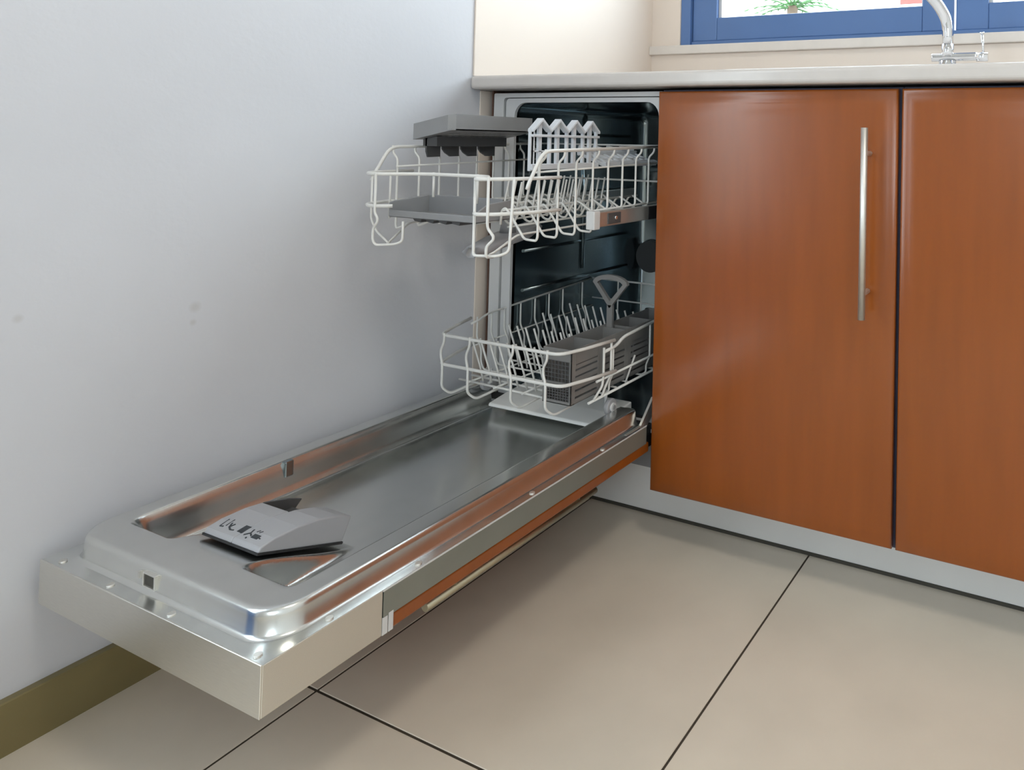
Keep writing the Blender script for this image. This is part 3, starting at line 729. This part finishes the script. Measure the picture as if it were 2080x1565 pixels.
lw([(0.070, 0.345, 0.428), (0.417, 0.345, 0.428)], 0.0024, 0, 'rear_rail'); lw([(0.070, 0.345, 0.378), (0.417, 0.345, 0.378)], 0.0020, 0, 'rear_rail')
for x in (0.150, 0.220, 0.300, 0.360):
    lw([(x, 0.345, 0.430), (x, 0.345, 0.330), (x, 0.335, 0.302)], 0.0020, 0.006, 'rear_wire')
for x in (0.114, 0.180, 0.286, 0.366):
    y = -0.170-0.0015*(x-0.1)/0.3
    lw([(x, y-0.001, 0.409), (x, y-0.001, 0.392), (x-0.010, y+0.001, 0.376), (x-0.010, y+0.001, 0.364), (x, y-0.004, 0.350), (x, y-0.004, 0.305), (x+0.006, y+0.012, 0.290), (x+0.010, y+0.040, 0.293), (x+0.010, -0.08, 0.297)], 0.0024, 0.008, 'front_wire')
YL = [-0.045, -0.005, 0.033, 0.083, 0.130, 0.178, 0.228, 0.303]
for y in YL:
    zl_ = 0.411+0.05*y
    P = [(0.070, y, zl_), (0.070, y, 0.366), (0.083, y, 0.343), (0.083, y, 0.316), (0.092, y, 0.3005), (0.398, y, 0.2985)]
    P += [(0.409, y, 0.305), (0.409, y, 0.322), (0.417, y, 0.338), (0.417, y, 0.392+0.09*max(0, y) if y < 0 else 0.403+0.06*y)] if y in (-0.045, 0.083, 0.178, 0.303) else []
    lw(P, 0.0020, 0.007, 'cross_wire')
lw([(0.4175, -0.075, 0.396), (0.4175, -0.075, 0.345), (0.4175, -0.078, 0.325), (0.411, -0.095, 0.303)], 0.0024, 0.006, 'side_wire')
lw([(0.4175, -0.052, 0.402), (0.4175, -0.052, 0.340), (0.412, -0.058, 0.322), (0.411, -0.070, 0.303)], 0.0024, 0.006, 'side_wire')
for y, z in ((-0.118, 0.2995), (-0.086, 0.2985)):
    lw([(0.100, y, z+0.004), (0.330, y, z)], 0.0022, 0, 'floor_wire')
for x in (0.130, 0.200, 0.270, 0.320):
    lw([(x, -0.128, 0.3030), (x, 0.345, 0.3030)], 0.0019, 0, 'floor_wire')
t1 = lw([(0.145, -0.100, 0.3010), (0.143, -0.106, 0.330), (0.134, -0.122, 0.392)], 0.0020, 0.01, 'tine')
n_ = 0
for (y, x0, k) in ((-0.100, 0.145, 8), (-0.005, 0.150, 8), (0.110, 0.140, 8), (0.215, 0.130, 9)):
    for i in range(k):
        n_ += 1
        if n_ == 1: continue
        copy_part(t1, lr, (x0-0.145+0.0225*i, y+0.100, 0.004 if y > -0.05 else 0))
lw([(0.402, 0.02, 0.3010), (0.410, 0.040, 0.352)], 0.0020, 0, 'tine')
def wheel(x, y, s):
    z = 0.2700
    w_ = MB().cyl((x, y, z), 'x', 0.0160, 0.010, 28).build('wheel', 'pale_grey_plastic', lr, bevel=0.002)
    MB().cyl((x+s*0.0062, y, z), 'x', 0.0085, 0.004, 24).build('wheel_hub', 'frame_plastic', w_)
    MB().cyl((x+s*0.0085, y, z), 'x', 0.0045, 0.003, 16).build('wheel_pin', 'mid_grey_plastic', w_)
    MB().tube([(x, y, z), (x-s*0.010, y, z), (x-s*0.012, y, 0.302)], 0.003, 8, 0.004).build('wheel_axle', 'frame_plastic', w_)
for y in (-0.032, 0.220): wheel(0.4040, y, 1); wheel(0.0880, y, -1)

# ------------------------------------------------------------------ cutlery basket
cb = thing('cutlery_basket', (0.3665, 0.03, 0.305), 'grey plastic cutlery basket with carry handle in the lower rack', 'basket')
BX0, BX1, BY0, BY1, BZ0, BZ1 = 0.334, 0.399, -0.146, 0.205, 0.3060, 0.4060
BZ1F = BZ1
def lattice(x0, x1, z0, z1, y, nx, nz, name='grille'):
    m = MB()
    for i in range(nx+1):
        x = x0+(x1-x0)*i/nx; m.box(x-0.0009, x+0.0009, y, y+0.002, z0, z1)
    for k in range(nz+1):
        z = z0+(z1-z0)*k/nz; m.box(x0, x1, y+0.0002, y+0.0018, z-0.0009, z+0.0009)
    return m.build(name, 'grey_plastic', cb)
m_ = MB()
m_.box(BX0, BX1, BY0, BY0+0.0022, BZ1-0.022, BZ1)                       # front top band
m_.box(BX0, BX0+0.005, BY0, BY0+0.0022, BZ0, BZ1-0.022).box(BX1-0.005, BX1, BY0, BY0+0.0022, BZ0, BZ1-0.022).box(BX0+0.005, BX1-0.005, BY0, BY0+0.0022, BZ0, BZ0+0.006)
m_.box(BX0+0.005, BX1-0.005, BY0, BY0+0.0022, 0.3415, 0.3455)
m_.box(BX0, BX1, BY1-0.0022, BY1, BZ0, BZ1)
m_.box(BX0, BX0+0.0022, BY0+0.0022, BY1-0.0022, BZ0, BZ1)
# right side: columns, bands and slits
ncol = 4; Ly = (BY1-BY0)/ncol
for k in range(ncol):
    a, b = BY0+k*Ly, BY0+(k+1)*Ly
    m_.box(BX1-0.0022, BX1, a, a+0.012, BZ0, BZ1).box(BX1-0.0022, BX1, b-0.010, b, BZ0, BZ1)
    m_.box(BX1-0.0022, BX1, a+0.012, b-0.010, BZ1-0.030, BZ1)
    for q in range(6):
        z = BZ0+0.0005+q*0.0125; m_.box(BX1-0.0022, BX1, a+0.012, b-0.010, z, z+0.0088)
m_.box(BX0, BX1, BY0, BY1, BZ0, BZ0+0.002)
m_.build('basket_walls', 'basket_plastic', cb, bevel=0.0004, seg=1)
lattice(BX0+0.005, BX1-0.005, 0.3455, BZ1-0.022, BY0, 7, 5); lattice(BX0+0.005, BX1-0.005, BZ0+0.006, 0.3415, BY0, 9, 6)
for y in (BY0+0.085, 0.030, 0.052, 0.125):
    MB().box(BX0+0.0022, BX1-0.0022, y, y+0.002, BZ0+0.002, BZ1-0.003).build('divider', 'basket_plastic', cb)
hx, hy = 0.3460, 0.0410
m_ = MB().prism([(hx-0.007, 0.372), (hx+0.007, 0.372), (hx+0.007, 0.448), (hx-0.007, 0.448)], 'y', hy-0.004, hy+0.004)
hs = m_.build('handle_stem', 'basket_plastic', cb, bevel=0.0015)
outer = [(hx, 0.440), (hx+0.041, 0.4895)]+[(hx+0.043*math.cos(R(a)), 0.4905+0.0185*math.sin(R(a))) for a in range(0, 181, 15)]+[(hx-0.041, 0.4895)]
inn_ = [(hx, 0.4545), (hx+0.030, 0.4895)]+[(hx+0.0315*math.cos(R(a)), 0.4895+0.0105*math.sin(R(a))) for a in range(0, 181, 15)]+[(hx-0.030, 0.4895)]
m_ = MB(); ring_plate(m_, outer, inn_, hy-0.004, hy+0.004)
m_.build('handle_loop', 'basket_plastic', cb, bevel=0.0012)

# ------------------------------------------------------------------ outdoors: house and palm seen as pale shapes through the pane
def ray(px, py, dist):
    v = fw_+rt_*((px-1040-SX)/FPX)-up_*((py-782.5-SY)/FPX)
    return CAM+v*dist
hp = ray(1500, 0, 14.0)
hs_ = thing('neighbour_house', (hp.x, hp.y, -3.0), 'pale house across the yard behind the left window pane', 'house')
MB().box(hp.x-3.5, hp.x+6.0, hp.y, hp.y+4, -3.0, 4.5).build('house_wall', 'render_wall', hs_)
for dx in (-1.5, 1.2, 3.6):
    f_ = MB().box(hp.x+dx, hp.x+dx+0.9, hp.y-0.03, hp.y+0.02, 2.4, 3.6).build('house_window', 'pale_grey_plastic', hs_)
pa = ray(1843, 8, 9.0)
aw = thing('red_awning', (pa.x, pa.y, -3.0), 'red awning cloth glimpsed outside at the right corner of the left pane', 'awning')
MB().prism([(pa.y, pa.z), (pa.y+0.02, pa.z), (pa.y+0.02, pa.z+0.35), (pa.y+0.9, pa.z+0.8), (pa.y+0.9, pa.z+0.82), (pa.y, pa.z+0.37)], 'x', pa.x-0.09, pa.x+0.5).build('awning_cloth', 'red_cloth', aw)
MB().box(pa.x+0.2, pa.x+0.26, pa.y+0.86, pa.y+0.92, -3.0, pa.z+0.82).build('awning_post', 'render_wall', aw)
pp = ray(1610, 8, 6.0)
pt_ = thing('garden_palm', (pp.x, pp.y, -3.0), 'small green palm outside the left window pane', 'tree')
MB().tube([(pp.x, pp.y, -3.0), (pp.x+0.02, pp.y, -1.0), (pp.x, pp.y, pp.z-0.02)], 0.07, 10, r_end=0.045).build('trunk', 'bark', pt_)
for k in range(17):
    az = 2*math.pi*k/17+0.2*random.random(); el = random.uniform(0.1, 1.2); L = random.uniform(0.30, 0.42)
    pts = []
    for i in range(6):
        t = i/5; rr = L*t*math.cos(el*(1-0.5*t)); pts.append((pp.x+rr*math.cos(az), pp.y+rr*math.sin(az), pp.z-0.04+L*t*math.sin(el)-0.12*t*t))
    m_ = MB().tube(pts, 0.008, 6, r_end=0.002)
    side = Vector((-math.sin(az), math.cos(az), 0))
    for i in range(1, 6):
        for s in (-1, 1):
            p = Vector(pts[i]); q = p+side*s*0.07*(1.1-i/6)+Vector((math.cos(az), math.sin(az), -0.4))*0.05
            m_.add([p-Vector((0, 0, 0.007)), p+Vector((0, 0, 0.007)), q], [(0, 1, 2)])
            m_.add([p+Vector((math.cos(az), math.sin(az), 0))*0.012, p-Vector((math.cos(az), math.sin(az), 0))*0.012, q], [(0, 1, 2)])
    m_.build('frond', 'foliage', pt_)

for o in bpy.data.objects:
    if '_w' in o: del o['_w']
